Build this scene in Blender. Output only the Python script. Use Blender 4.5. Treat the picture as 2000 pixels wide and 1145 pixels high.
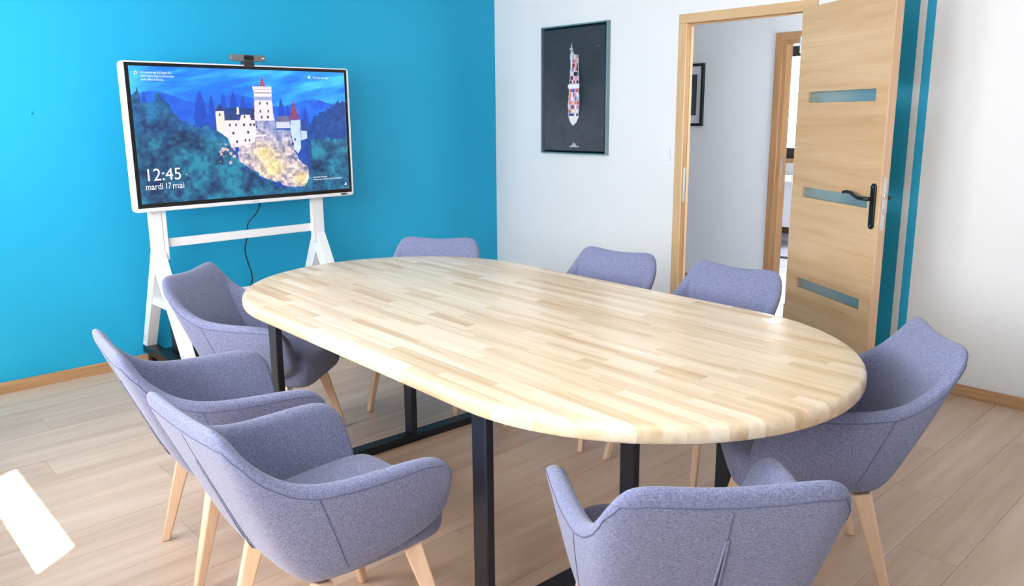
import bpy, bmesh, math, random
import numpy as np
from mathutils import Vector, Matrix

for o in list(bpy.data.objects):
    bpy.data.objects.remove(o)
C = bpy.context.scene.collection
scene = bpy.context.scene
random.seed(7)
PI = math.pi

# ------------------------------------------------------------------ camera
F_PX, CY_PX = 1550.42, 546.36
YAW, PITCH, ROLL = 2.38822, -0.20455, -0.00788
CAM = Vector((4.95684, -4.47952, 1.48303))
fw = Vector((math.cos(YAW) * math.cos(PITCH), math.sin(YAW) * math.cos(PITCH), math.sin(PITCH)))
rt = Vector((math.sin(YAW), -math.cos(YAW), 0))
up = rt.cross(fw)
r2 = rt * math.cos(ROLL) + up * math.sin(ROLL)
u2 = -rt * math.sin(ROLL) + up * math.cos(ROLL)
cam_d = bpy.data.cameras.new('camera')
cam_d.sensor_width = 36.0
cam_d.sensor_fit = 'HORIZONTAL'
cam_d.lens = 36.0 * F_PX / 2000.0
cam_d.shift_y = -(572.5 - CY_PX) / 2000.0
cam_d.clip_start = 0.02
cam = bpy.data.objects.new('camera', cam_d)
C.objects.link(cam)
M = Matrix.Identity(4)
for i in range(3):
    M[i][0], M[i][1], M[i][2], M[i][3] = r2[i], u2[i], -fw[i], CAM[i]
cam.matrix_world = M
scene.camera = cam

# ------------------------------------------------------------------ world, sun, exposure
scene.view_settings.view_transform = 'Standard'
scene.view_settings.look = 'None'
scene.view_settings.gamma = 1.0
scene.view_settings.use_curve_mapping = False
scene.view_settings.exposure = 1.22

world = bpy.data.worlds.new('world')
scene.world = world
world.use_nodes = True
bg = world.node_tree.nodes['Background']
bg.inputs[0].default_value = (0.955, 0.975, 1.0, 1)
bg.inputs[1].default_value = 9.0

SUN_DIR = Vector((-0.6, 0.8, -1.035)).normalized()
sun_d = bpy.data.lights.new('sun', 'SUN')
sun_d.energy = 30.0
sun_d.angle = 0.009
sun_d.color = (1.0, 0.95, 0.87)
sun = bpy.data.objects.new('sun', sun_d)
C.objects.link(sun)
sun.rotation_euler = SUN_DIR.to_track_quat('-Z', 'Y').to_euler()
sun.location = (6, -9, 8)

YF = -4.80                       # inner face of the window wall
XR = 6.0                         # inner face of the right wall
ZC = 2.55                        # ceiling height
WINDOWS = [(0.62, 1.53), (1.85, 2.93), (3.45, 4.60)]
WZ0, WZ1 = 1.035, 2.20
FAR_WIN = (-0.06, 1.45, 0.93, 2.27)      # in the far room, wall y = 4.79


def portal(name, loc, rot, sx, sy):
    d = bpy.data.lights.new(name, 'AREA')
    d.shape = 'RECTANGLE'
    d.size, d.size_y = sx, sy
    d.cycles.is_portal = True
    o = bpy.data.objects.new(name, d)
    C.objects.link(o)
    o.location, o.rotation_euler = loc, rot


for i, (a, b) in enumerate(WINDOWS):
    portal('daylight_portal', ((a + b) / 2, YF - 0.27, (WZ0 + WZ1) / 2), (PI / 2, 0, 0), b - a, WZ1 - WZ0)
portal('daylight_portal', (3.82, .825, 1.55), (0, PI / 2, 0), 1.3, 1.05)  # portal of the window added at the corridor end
portal('daylight_portal', ((FAR_WIN[0] + FAR_WIN[1]) / 2, 4.79 + .22, (FAR_WIN[2] + FAR_WIN[3]) / 2), (-PI / 2, 0, 0),
       FAR_WIN[1] - FAR_WIN[0], FAR_WIN[3] - FAR_WIN[2])


# ------------------------------------------------------------------ materials
def s2l(c):
    return tuple((x / 12.92 if x <= 0.04045 else ((x + 0.055) / 1.055) ** 2.4) for x in (v / 255.0 for v in c))


def new_mat(name):
    m = bpy.data.materials.new(name)
    m.use_nodes = True
    nt = m.node_tree
    return m, nt, nt.nodes['Principled BSDF']


def plain(name, col, rough=0.5, metal=0.0, spec=0.5, bump=0.0, bscale=200.0, coat=0.0):
    m, nt, b = new_mat(name)
    b.inputs['Base Color'].default_value = (*s2l(col), 1)
    b.inputs['Roughness'].default_value = rough
    b.inputs['Metallic'].default_value = metal
    b.inputs['Specular IOR Level'].default_value = spec
    b.inputs['Coat Weight'].default_value = coat
    if bump:
        tc = nt.nodes.new('ShaderNodeTexCoord')
        n = nt.nodes.new('ShaderNodeTexNoise')
        n.inputs['Scale'].default_value = bscale
        n.inputs['Detail'].default_value = 3
        bp = nt.nodes.new('ShaderNodeBump')
        bp.inputs['Strength'].default_value = bump
        bp.inputs['Distance'].default_value = 0.002
        nt.links.new(tc.outputs['Object'], n.inputs['Vector'])
        nt.links.new(n.outputs[0], bp.inputs['Height'])
        nt.links.new(bp.outputs[0], b.inputs['Normal'])
    return m


def wood(name, dark, mid, light, scale, rough=0.4, tone=0.5, along='x', ring=3.0, bump=0.05, lo=0.22, hi=0.80):
    """Grain stretched along one object axis, tone shifted per object."""
    m, nt, b = new_mat(name)
    N, L = nt.nodes, nt.links
    tc = N.new('ShaderNodeTexCoord')
    oi = N.new('ShaderNodeObjectInfo')
    off = N.new('ShaderNodeVectorMath'); off.operation = 'SCALE'
    off.inputs[0].default_value = (17.0, 31.0, 11.0)
    L.new(oi.outputs['Random'], off.inputs['Scale'])
    add = N.new('ShaderNodeVectorMath'); add.operation = 'ADD'
    L.new(tc.outputs['Object'], add.inputs[0]); L.new(off.outputs[0], add.inputs[1])
    mp = N.new('ShaderNodeMapping')
    k = {'x': (0.06, 1, 1), 'y': (1, 0.06, 1), 'z': (1, 1, 0.06)}[along]
    mp.inputs['Scale'].default_value = tuple(v * scale for v in k)
    L.new(add.outputs[0], mp.inputs['Vector'])
    n1 = N.new('ShaderNodeTexNoise')
    n1.inputs['Scale'].default_value = 1.0; n1.inputs['Detail'].default_value = 6
    n1.inputs['Roughness'].default_value = 0.62; n1.inputs['Distortion'].default_value = 0.6
    L.new(mp.outputs[0], n1.inputs['Vector'])
    n2 = N.new('ShaderNodeTexNoise')
    n2.inputs['Scale'].default_value = 0.22; n2.inputs['Detail'].default_value = 2
    n2.inputs['Distortion'].default_value = ring
    L.new(mp.outputs[0], n2.inputs['Vector'])
    mx = N.new('ShaderNodeMath'); mx.operation = 'MULTIPLY_ADD'
    L.new(n1.outputs[0], mx.inputs[0]); mx.inputs[1].default_value = 0.55
    m2 = N.new('ShaderNodeMath'); m2.operation = 'MULTIPLY_ADD'
    L.new(n2.outputs[0], m2.inputs[0]); m2.inputs[1].default_value = 0.45
    L.new(m2.outputs[0], mx.inputs[2])
    rr = N.new('ShaderNodeMath'); rr.operation = 'MULTIPLY_ADD'
    L.new(oi.outputs['Random'], rr.inputs[0]); rr.inputs[1].default_value = tone; rr.inputs[2].default_value = -tone / 2
    L.new(rr.outputs[0], m2.inputs[2])
    cr = N.new('ShaderNodeValToRGB')
    e = cr.color_ramp.elements
    e[0].position = lo; e[0].color = (*s2l(dark), 1)
    e[1].position = hi; e[1].color = (*s2l(light), 1)
    c = e.new(0.5); c.color = (*s2l(mid), 1)
    L.new(mx.outputs[0], cr.inputs[0])
    L.new(cr.outputs[0], b.inputs['Base Color'])
    b.inputs['Roughness'].default_value = rough
    if bump:
        bp = N.new('ShaderNodeBump'); bp.inputs['Strength'].default_value = bump; bp.inputs['Distance'].default_value = 0.001
        L.new(n1.outputs[0], bp.inputs['Height']); L.new(bp.outputs[0], b.inputs['Normal'])
    return m


def fabric(name, dark, light):
    m, nt, b = new_mat(name)
    N, L = nt.nodes, nt.links
    tc = N.new('ShaderNodeTexCoord')
    mp = N.new('ShaderNodeMapping'); mp.inputs['Scale'].default_value = (380, 380, 110)
    L.new(tc.outputs['Object'], mp.inputs['Vector'])
    n1 = N.new('ShaderNodeTexNoise'); n1.inputs['Scale'].default_value = 1; n1.inputs['Detail'].default_value = 3
    L.new(mp.outputs[0], n1.inputs['Vector'])
    mp2 = N.new('ShaderNodeMapping'); mp2.inputs['Scale'].default_value = (150, 150, 420)
    L.new(tc.outputs['Object'], mp2.inputs['Vector'])
    n2 = N.new('ShaderNodeTexNoise'); n2.inputs['Scale'].default_value = 1; n2.inputs['Detail'].default_value = 2
    L.new(mp2.outputs[0], n2.inputs['Vector'])
    ad = N.new('ShaderNodeMath'); ad.operation = 'ADD'
    L.new(n1.outputs[0], ad.inputs[0]); L.new(n2.outputs[0], ad.inputs[1])
    mr = N.new('ShaderNodeMapRange'); mr.inputs[1].default_value = 0.7; mr.inputs[2].default_value = 1.3
    L.new(ad.outputs[0], mr.inputs[0])
    mix = N.new('ShaderNodeMix'); mix.data_type = 'RGBA'
    mix.inputs[6].default_value = (*s2l(dark), 1); mix.inputs[7].default_value = (*s2l(light), 1)
    L.new(mr.outputs[0], mix.inputs[0]); L.new(mix.outputs[2], b.inputs['Base Color'])
    b.inputs['Roughness'].default_value = 0.95
    b.inputs['Specular IOR Level'].default_value = 0.15
    b.inputs['Sheen Weight'].default_value = 0.25
    b.inputs['Sheen Roughness'].default_value = 0.5
    bp = N.new('ShaderNodeBump'); bp.inputs['Strength'].default_value = 0.25; bp.inputs['Distance'].default_value = 0.001
    L.new(ad.outputs[0], bp.inputs['Height']); L.new(bp.outputs[0], b.inputs['Normal'])
    return m


def painted(name, attr, emit=0.0, rough=0.5):
    m, nt, b = new_mat(name)
    a = nt.nodes.new('ShaderNodeAttribute'); a.attribute_name = attr
    b.inputs['Roughness'].default_value = rough
    if emit:
        b.inputs['Base Color'].default_value = (0.01, 0.01, 0.012, 1)
        nt.links.new(a.outputs['Color'], b.inputs['Emission Color'])
        b.inputs['Emission Strength'].default_value = emit
    else:
        nt.links.new(a.outputs['Color'], b.inputs['Base Color'])
    return m


TEAL = (30, 172, 216)
M_white = plain('white_paint', (236, 238, 240), 0.55, bump=0.03, bscale=120)
M_teal = plain('teal_paint', TEAL, 0.6, spec=0.35, bump=0.03, bscale=120)
M_ceil = plain('ceiling_white', (244, 244, 244), 0.8)
M_floor_core = plain('floor_joint', (120, 104, 92), 0.7)
M_plank = wood('laminate_plank', (178, 148, 124), (205, 177, 154), (222, 199, 180), 15.0, rough=0.42, tone=0.16, along='y', ring=3.5, bump=0.02, lo=.23, hi=.79)
M_base = wood('baseboard_oak', (165, 122, 80), (192, 150, 108), (213, 178, 140), 40.0, rough=0.45, tone=0.1, along='x', bump=0.02)
M_base_y = wood('baseboard_oak_lengthwise', (165, 122, 80), (192, 150, 108), (213, 178, 140), 40.0, rough=0.45, tone=0.1, along='y', bump=0.02)
M_stave = wood('oak_stave', (196, 164, 124), (228, 207, 176), (243, 231, 211), 34.0, rough=0.24, tone=0.27, along='x', ring=1.5, bump=0.02)
M_door = wood('door_oak', (186, 146, 100), (210, 174, 130), (226, 196, 156), 17.0, rough=0.42, tone=0.0, along='x', ring=1.0, bump=0.02, lo=.30, hi=.68)
M_case_v = wood('casing_oak_upright', (196, 158, 110), (212, 178, 132), (222, 194, 152), 40.0, rough=0.45, tone=0.05, along='z', bump=0.02)
M_case_h = wood('casing_oak_crosswise', (196, 158, 110), (212, 178, 132), (222, 194, 152), 40.0, rough=0.45, tone=0.05, along='x', bump=0.02)
M_jamb = wood('jamb_oak', (150, 110, 72), (176, 134, 92), (190, 150, 108), 40.0, rough=0.5, tone=0.05, along='z', bump=0.02)
M_edge = wood('door_edge_band', (212, 170, 132), (224, 186, 150), (232, 198, 166), 40.0, rough=0.5, tone=0.0, along='z', bump=0.0)
M_leg = wood('beech', (222, 184, 150), (235, 203, 172), (243, 217, 190), 30.0, rough=0.42, tone=0.12, along='z', bump=0.02)
M_fab = fabric('heather_fabric', (96, 102, 132), (140, 144, 176))
M_seam = plain('seam_thread', (92, 97, 126), 0.9)
M_slit = plain('slit_fabric', (58, 64, 92), 0.9)
M_steel = plain('navy_black_steel', (22, 26, 38), 0.42, spec=0.5)
M_black = plain('black_plastic', (14, 14, 17), 0.35)
M_bezel = plain('glossy_black_bezel', (6, 6, 8), 0.15)
M_tvw = plain('white_plastic', (238, 240, 244), 0.35)
M_standw = plain('white_steel', (240, 241, 244), 0.4)
M_dgrey = plain('dark_grey_plastic', (44, 44, 52), 0.45)
M_camgrey = plain('camera_grey', (116, 118, 122), 0.4, metal=0.3)
M_silver = plain('silver_metal', (200, 205, 210), 0.3, metal=0.9)
M_pale = plain('pale_metal', (222, 228, 232), 0.35, metal=0.2)
M_frame = plain('teal_grey_aluminium', (126, 160, 164), 0.35, metal=0.3)
M_mat = plain('picture_mount', (230, 232, 240), 0.7)
M_print = plain('dark_print', (58, 66, 78), 0.5)
M_blackframe = plain('black_picture_frame', (12, 12, 14), 0.4)
M_alu = plain('black_aluminium', (18, 19, 24), 0.4)
M_tile = plain('pale_tile', (206, 206, 222), 0.35)
M_grout = plain('tile_grout', (150, 150, 165), 0.8)
M_sill = plain('brown_sill', (150, 112, 72), 0.5)
M_desk = plain('white_laminate', (246, 246, 248), 0.4)
M_ext = plain('outside_render', (225, 222, 215), 0.8)
M_concrete = plain('sun_blocker_concrete', (190, 188, 182), 0.85)
M_text = bpy.data.materials.new('screen_text')
M_text.use_nodes = True
_b = M_text.node_tree.nodes['Principled BSDF']
_b.inputs['Base Color'].default_value = (0.0, 0.0, 0.0, 1)
_b.inputs['Emission Color'].default_value = (0.9, 0.95, 1, 1)
_b.inputs['Emission Strength'].default_value = 0.5

# frosted slot glass
M_frost, _nt, _pb = new_mat('frosted_glass')
_pb.inputs['Base Color'].default_value = (0.70, 0.88, 0.92, 1)
_pb.inputs['Transmission Weight'].default_value = 0.9
_pb.inputs['Roughness'].default_value = 0.45
_pb.inputs['IOR'].default_value = 1.2

# clear window glass: mostly see-through with a faint reflection
M_glass = bpy.data.materials.new('window_glass')
M_glass.use_nodes = True
_nt = M_glass.node_tree
for n in list(_nt.nodes):
    _nt.nodes.remove(n)
_o = _nt.nodes.new('ShaderNodeOutputMaterial')
_t = _nt.nodes.new('ShaderNodeBsdfTransparent')
_g = _nt.nodes.new('ShaderNodeBsdfGlossy'); _g.inputs['Roughness'].default_value = 0.02
_m = _nt.nodes.new('ShaderNodeMixShader'); _m.inputs[0].default_value = 0.05
_nt.links.new(_t.outputs[0], _m.inputs[1]); _nt.links.new(_g.outputs[0], _m.inputs[2]); _nt.links.new(_m.outputs[0], _o.inputs[0])

# wall with a painted teal band and stripe beside the door
M_wallback, _nt, _pb = new_mat('white_paint_with_teal_band')
_tc = _nt.nodes.new('ShaderNodeTexCoord')
_sx = _nt.nodes.new('ShaderNodeSeparateXYZ')
_nt.links.new(_tc.outputs['Object'], _sx.inputs[0])


def _step(lo, hi):
    a = _nt.nodes.new('ShaderNodeMath'); a.operation = 'GREATER_THAN'; a.inputs[1].default_value = lo
    b = _nt.nodes.new('ShaderNodeMath'); b.operation = 'LESS_THAN'; b.inputs[1].default_value = hi
    c = _nt.nodes.new('ShaderNodeMath'); c.operation = 'MULTIPLY'
    _nt.links.new(_sx.outputs[0], a.inputs[0]); _nt.links.new(_sx.outputs[0], b.inputs[0])
    _nt.links.new(a.outputs[0], c.inputs[0]); _nt.links.new(b.outputs[0], c.inputs[1])
    return c


_a, _c = _step(2.95, 3.275), _step(3.311, 3.355)
_ad = _nt.nodes.new('ShaderNodeMath'); _ad.operation = 'ADD'; _ad.use_clamp = True
_nt.links.new(_a.outputs[0], _ad.inputs[0]); _nt.links.new(_c.outputs[0], _ad.inputs[1])
_mx = _nt.nodes.new('ShaderNodeMix'); _mx.data_type = 'RGBA'
_mx.inputs[6].default_value = (*s2l((236, 238, 240)), 1); _mx.inputs[7].default_value = (*s2l(TEAL), 1)
_nt.links.new(_ad.outputs[0], _mx.inputs[0]); _nt.links.new(_mx.outputs[2], _pb.inputs['Base Color'])
_pb.inputs['Roughness'].default_value = 0.5


# ------------------------------------------------------------------ mesh helpers
class MB:
    def __init__(self):
        self.v, self.f = [], []

    def add(self, vs, fs):
        n = len(self.v)
        self.v += [tuple(p) for p in vs]
        self.f += [tuple(i + n for i in f) for f in fs]
        return self

    def box(self, x0, x1, y0, y1, z0, z1):
        vs = [(x, y, z) for z in (z0, z1) for y in (y0, y1) for x in (x0, x1)]
        return self.add(vs, [(0, 2, 3, 1), (4, 5, 7, 6), (0, 1, 5, 4), (2, 6, 7, 3), (0, 4, 6, 2), (1, 3, 7, 5)])

    def bar(self, p, q, w, h, side=(0, 1, 0), w2=None, h2=None):
        """Rectangular bar from p to q, width w along 'side', h across; may taper."""
        p, q, s = Vector(p), Vector(q), Vector(side)
        d = (q - p).normalized()
        s = (s - d * s.dot(d)).normalized()
        t = d.cross(s)
        w2 = w if w2 is None else w2
        h2 = h if h2 is None else h2
        vs = []
        for c, a, b in ((p, w, h), (q, w2, h2)):
            for i, j in ((-1, -1), (1, -1), (1, 1), (-1, 1)):
                vs.append(c + s * (i * a / 2) + t * (j * b / 2))
        return self.add(vs, [(3, 2, 1, 0), (4, 5, 6, 7), (0, 1, 5, 4), (1, 2, 6, 5), (2, 3, 7, 6), (3, 0, 4, 7)])

    def tube(self, pts, r, n=10):
        pts = [Vector(p) for p in pts]
        rings = []
        for i, p in enumerate(pts):
            a, b = pts[max(i - 1, 0)], pts[min(i + 1, len(pts) - 1)]
            d = (b - a).normalized()
            ref = Vector((0, 0, 1)) if abs(d.z) < 0.9 else Vector((1, 0, 0))
            s = d.cross(ref).normalized(); t = d.cross(s)
            rad = r[i] if isinstance(r, (list, tuple)) else r
            rings.append([p + (s * math.cos(k * 2 * PI / n) + t * math.sin(k * 2 * PI / n)) * rad for k in range(n)])
        vs = [v for ring in rings for v in ring]
        fs = []
        for i in range(len(rings) - 1):
            for k in range(n):
                a, b = i * n + k, i * n + (k + 1) % n
                fs.append((a, b, b + n, a + n))
        fs.append(tuple(range(n))[::-1])
        fs.append(tuple(range((len(rings) - 1) * n, len(rings) * n)))
        return self.add(vs, fs)

    def prism(self, poly, fn, t0, t1):
        """poly of 2D points, fn(a, b, t) -> 3D."""
        n = len(poly)
        vs = [fn(a, b, t0) for a, b in poly] + [fn(a, b, t1) for a, b in poly]
        fs = [tuple(range(n))[::-1], tuple(range(n, 2 * n))]
        for i in range(n):
            j = (i + 1) % n
            fs.append((i, j, n + j, n + i))
        return self.add(vs, fs)

    def build(self, name, mat, parent=None, bevel=0.0, smooth=False, seg=2, angle=0.6):
        me = bpy.data.meshes.new(name)
        me.from_pydata(self.v, [], self.f)
        bm = bmesh.new(); bm.from_mesh(me)
        bmesh.ops.recalc_face_normals(bm, faces=bm.faces[:])
        bm.to_mesh(me); bm.free()
        me.materials.append(mat)
        return link(name, me, parent, bevel, smooth, seg, angle)


def link(name, me, parent=None, bevel=0.0, smooth=False, seg=2, angle=0.6):
    o = bpy.data.objects.new(name, me)
    C.objects.link(o)
    if parent is not None:
        o.parent = parent
    if smooth:
        me.shade_smooth()
        me.set_sharp_from_angle(angle=angle)
    if bevel:
        md = o.modifiers.new('bevel', 'BEVEL')
        md.width = bevel; md.segments = seg; md.limit_method = 'ANGLE'; md.angle_limit = 0.7
        me.shade_smooth(); me.set_sharp_from_angle(angle=0.9)
        md.harden_normals = False
    return o


def tag(o, label=None, cat=None, group=None, kind=None):
    if label: o['label'] = label
    if cat: o['category'] = cat
    if group: o['group'] = group
    if kind: o['kind'] = kind
    return o


def empty(name, loc=(0, 0, 0), rz=0.0):
    o = bpy.data.objects.new(name, None)
    C.objects.link(o)
    o.location = loc
    o.rotation_euler = (0, 0, rz)
    o.empty_display_size = 0.1
    return o


def struct(o, label=None):
    o['kind'] = 'structure'
    if label: o['label'] = label
    return o


def rrect(x0, x1, y0, y1, r, n=6):
    out = []
    for cx, cy, a in ((x1 - r, y1 - r, 0), (x0 + r, y1 - r, 90), (x0 + r, y0 + r, 180), (x1 - r, y0 + r, 270)):
        for k in range(n + 1):
            t = math.radians(a + 90 * k / n)
            out.append((cx + r * math.cos(t), cy + r * math.sin(t)))
    return out


def dup(root, loc, rz):
    r = root.copy(); C.objects.link(r); r.location = loc; r.rotation_euler = (0, 0, rz)
    for ch in list(root.children):
        c = ch.copy(); C.objects.link(c); c.parent = r
        for g in ch.children:
            d = g.copy(); C.objects.link(d); d.parent = c
    return r


# ------------------------------------------------------------------ room shell
# floor: core slab and one object per plank (planks run along y)
floor = struct(MB().box(-0.02, XR + .1, YF - .1, 0.02, -0.06, -0.008).build('floor', M_floor_core), 'pale oak laminate floor of long planks')
PW, PL = 0.192, 1.29
shared = {}
row = 0
x = 0.0
while x < XR:
    w = min(PW, XR - x)
    y = YF - (row * 0.47 % PL)
    while y < 0.0:
        a, b = max(y, YF), min(y + PL, 0.0)
        if b - a > 0.02:
            key = (round(w, 3), round(b - a, 3))
            if key not in shared:
                g = 0.0006
                m = MB().box(g, w - g, g, b - a - g, -0.008, 0.0)
                me = bpy.data.meshes.new('plank'); me.from_pydata(m.v, [], m.f); me.materials.append(M_plank)
                shared[key] = me
            o = bpy.data.objects.new('plank', shared[key]); C.objects.link(o)
            o.location = (x, a, 0); o.parent = floor
        y += PL
    x += PW
    row += 1

struct(MB().box(-0.12, 0, YF - .25, 0.1, -0.06, ZC).build('wall_left', M_teal), 'teal painted wall behind the screen')
# back wall with the doorway
DX0, DX1, DZ, TW = 1.83, 2.685, 2.075, 0.07
struct(MB().box(0, DX0, 0, TW, -.06, ZC).box(DX1, XR, 0, TW, -.06, ZC).box(DX0, DX1, 0, TW, DZ, ZC).build('wall_back', M_wallback),
       'white wall with an open doorway and a teal painted band')
struct(MB().box(XR, XR + .12, YF - .25, .1, -.06, ZC).build('wall_right', M_white), 'white wall on the right')
struct(MB().box(-.12, XR + .12, YF - .25, .07, ZC, ZC + .15).build('ceiling', M_ceil), 'white ceiling')
mb = MB()
xs = [-.12] + [v for ab in WINDOWS for v in ab] + [XR + .12]
for i in range(0, len(xs), 2):
    mb.box(xs[i], xs[i + 1], YF - .25, YF, -.06, ZC)
for a, b in WINDOWS:
    mb.box(a, b, YF - .25, YF, -.06, WZ0).box(a, b, YF - .25, YF, WZ1, ZC)
struct(mb.build('wall_front', M_white), 'white wall with three windows')
struct(MB().box(-.6, XR + .6, YF - .89, YF - .25, 2.35, 2.55).build('trim_sun_blocker', M_concrete), 'unseen projecting slab added above the windows to block sun')  # unseen slab, added to narrow the sun strip on the floor
for i, (a, b) in enumerate(WINDOWS):
    w = struct(empty('window_%d' % (i + 1), ((a + b) / 2, YF - .17, WZ0)), 'black framed window in the front wall')
    hw, h = (b - a) / 2, WZ1 - WZ0
    f = MB()
    f.box(-hw, hw, -.03, .03, 0, .055).box(-hw, hw, -.03, .03, h - .055, h)
    f.box(-hw, -hw + .055, -.03, .03, .055, h - .055).box(hw - .055, hw, -.03, .03, .055, h - .055)
    f.build('window_frame', M_alu, w)
    MB().box(-hw + .055, hw - .055, -.004, .004, .055, h - .055).build('pane', M_glass, w)

# baseboards
HB, TB = 0.064, 0.012
struct(MB().box(0, TB, YF, -TB, 0, HB).build('baseboard_left', M_base_y, bevel=.002), 'light oak baseboard under the teal wall')
struct(MB().box(0, 1.791, -TB, 0, 0, HB).box(2.724, XR, -TB, 0, 0, HB).build('baseboard_back', M_base, bevel=.002), 'light oak baseboard under the white wall')
struct(MB().box(XR - TB, XR, YF, -TB, 0, HB).build('baseboard_right', M_base_y, bevel=.002), 'light oak baseboard under the right wall')
struct(MB().box(TB, XR - TB, YF, YF + TB, 0, HB).build('baseboard_front', M_base, bevel=.002), 'light oak baseboard under the windows')

# ------------------------------------------------------------------ doorway, casing, open leaf
door1 = struct(empty('door_1', (2.65, 0, 0)), 'open oak door with three frosted glass slots and black lever handle')
ox = -2.65


def dbox(name, mat, x0, x1, y0, y1, z0, z1, bevel=.0015, parent=door1, lab=None):
    o = MB().box(x0 + ox, x1 + ox, y0, y1, z0, z1).build(name, mat, parent, bevel=bevel)
    if lab: o['label'] = lab
    return o


XA, WC, ZT = 1.791, 0.058, 2.11
dbox('casing', M_case_v, XA, XA + WC, -.012, 0, 0, ZT - WC)
dbox('casing', M_case_v, 2.666, 2.724, -.012, 0, 0, ZT - WC)
dbox('casing', M_case_h, XA, 2.724, -.012, 0, ZT - WC, ZT)
dbox('jamb', M_jamb, 1.83, 1.849, 0, TW, 0, 2.05)
dbox('jamb', M_jamb, 2.66, 2.685, 0, TW, 0, 2.05)
dbox('jamb', M_jamb, 1.83, 2.685, 0, TW, 2.05, 2.075)
dbox('door_stop', M_case_v, 1.849, 1.853, .042, TW, 0, 2.036)
dbox('door_stop', M_case_v, 2.656, 2.66, .042, TW, 0, 2.036)
dbox('door_stop', M_case_h, 1.853, 2.656, .042, TW, 2.044, 2.05)
dbox('strike_plate', M_silver, 1.8488, 1.8505, .012, .034, .90, 1.13, bevel=0)

LW, LT, LZ0, LZ1 = 0.825, 0.04, 0.008, 2.062
SX0, SX1 = 0.118, 0.722
SLOTS = [(0.473, 0.531), (1.005, 1.064), (1.537, 1.598)]
leaf_m = MB()
leaf_m.box(0, SX0, 0, LT, LZ0, LZ1).box(SX1, LW - .012, 0, LT, LZ0, LZ1)
zz = [LZ0] + [v for s in SLOTS for v in s] + [LZ1]
for i in range(0, len(zz), 2):
    leaf_m.box(SX0, SX1, 0, LT, zz[i], zz[i + 1])
leaf = leaf_m.build('leaf', M_door, door1)
leaf['label'] = 'oak veneer door leaf'
leaf.location = (0, -.03, 0)
leaf.rotation_euler = (0, 0, math.radians(-32.3))
MB().box(LW - .012, LW, 0, LT, LZ0, LZ1).build('edge_band', M_edge, leaf, bevel=.001)
for a, b in SLOTS:
    o = MB().box(SX0, SX1, .012, .020, a, b).build('pane', M_frost, leaf)
    o['label'] = 'frosted glass slot'
hx = LW - .052
for sgn in (-1, 1):
    y0 = 0 if sgn < 0 else LT
    pl = rrect(hx - .020, hx + .020, .905, 1.135, .0195, 8)
    MB().prism(pl, lambda a, b, t: (a, t, b), y0, y0 + sgn * .010).build('handle_plate', M_black, leaf, bevel=.003)
    yy = y0 + sgn * (.045 if sgn < 0 else .060)
    pts = [(hx, y0 + sgn * .008, 1.058), (hx, y0 + sgn * .036, 1.058), (hx - .012, yy, 1.058), (hx - .060, yy, 1.057), (hx - .090, yy, 1.064),
           (hx - .125, yy, 1.078), (hx - .16, yy, 1.082), (hx - .195, yy, 1.076)]
    MB().tube(pts, [.010, .010, .0095, .009, .009, .009, .009, .008], 12).build('lever_handle', M_black, leaf, smooth=True)
    for z in (.922, 1.118):
        MB().tube([(hx, y0 + sgn * .009, z), (hx, y0 + sgn * .0115, z)], .004, 10).build('screw', M_silver, leaf, smooth=True)
MB().box(LW, LW + .0012, .011, .029, .905, 1.165).build('lock_plate', M_pale, leaf)
MB().box(LW + .0012, LW + .009, .014, .027, 1.065, 1.090).build('latch_bolt', M_silver, leaf, bevel=.002)
MB().box(LW + .0012, LW + .002, .015, .025, .985, 1.012).build('deadbolt', M_silver, leaf)
for z in (.25, 1.03, 1.82):
    MB().tube([(-.006, .004, z), (-.006, .004, z + .09)], .007, 10).build('hinge', M_silver, leaf, smooth=True)

# ------------------------------------------------------------------ corridor and far room beyond the doorway
YC = 1.51
CXR = 3.7
struct(MB().box(-2.2, 5.2, .02, 5.0, -.06, 0).build('floor_corridor', M_grout), 'pale tiled floor of the corridor and far room')
shared_t = None
tm = MB().box(.003, .597, .003, .597, -.004, .003)
tme = bpy.data.meshes.new('tile'); tme.from_pydata(tm.v, [], tm.f); tme.materials.append(M_tile)
fc = bpy.data.objects['floor_corridor']
for i in range(6):
    for j in range(8):
        o = bpy.data.objects.new('tile', tme); C.objects.link(o)
        o.location = (-.6 + i * .6, .1 + j * .6 - .17 + .17, 0); o.parent = fc
D2A, D2B = 1.70, 2.52
struct(MB().box(-2.2, D2A, YC, YC + .1, 0, ZC).box(D2B, 5.2, YC, YC + .1, 0, ZC).box(D2A, D2B, YC, YC + .1, 2.045, ZC).build('wall_corridor', M_white),
       'white corridor wall seen through the doorway')
struct(MB().box(-2.3, -.12, 0, .1, -.06, ZC).build('wall_corridor_near', M_white), 'white corridor wall beside the room')
struct(MB().box(-2.3, -2.2, .1, 5.0, 0, ZC).build('wall_corridor_left', M_white), 'white corridor end wall')
struct(MB().box(5.2, 5.3, YC, 5.0, 0, ZC).box(CXR, CXR + .1, TW, .3, 0, ZC).box(CXR, CXR + .1, 1.35, YC, 0, ZC).box(CXR, CXR + .1, .3, 1.35, 0, .9)
       .box(CXR, CXR + .1, .3, 1.35, 2.2, ZC).build('wall_corridor_right', M_white), 'white corridor end wall with an opening for the added window')
win_added = struct(empty('window_4', (CXR + .05, .825, .9)), 'unseen black framed window added to light the corridor')  # out of view, added to bring daylight into the corridor
f = MB()
f.box(-.02, .02, -.525, .525, 0, .05).box(-.02, .02, -.525, .525, 1.25, 1.3).box(-.02, .02, -.525, -.475, .05, 1.25).box(-.02, .02, .475, .525, .05, 1.25)
f.build('window_frame', M_alu, win_added)
MB().box(-.004, .004, -.475, .475, .05, 1.25).build('pane', M_glass, win_added)
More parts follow.
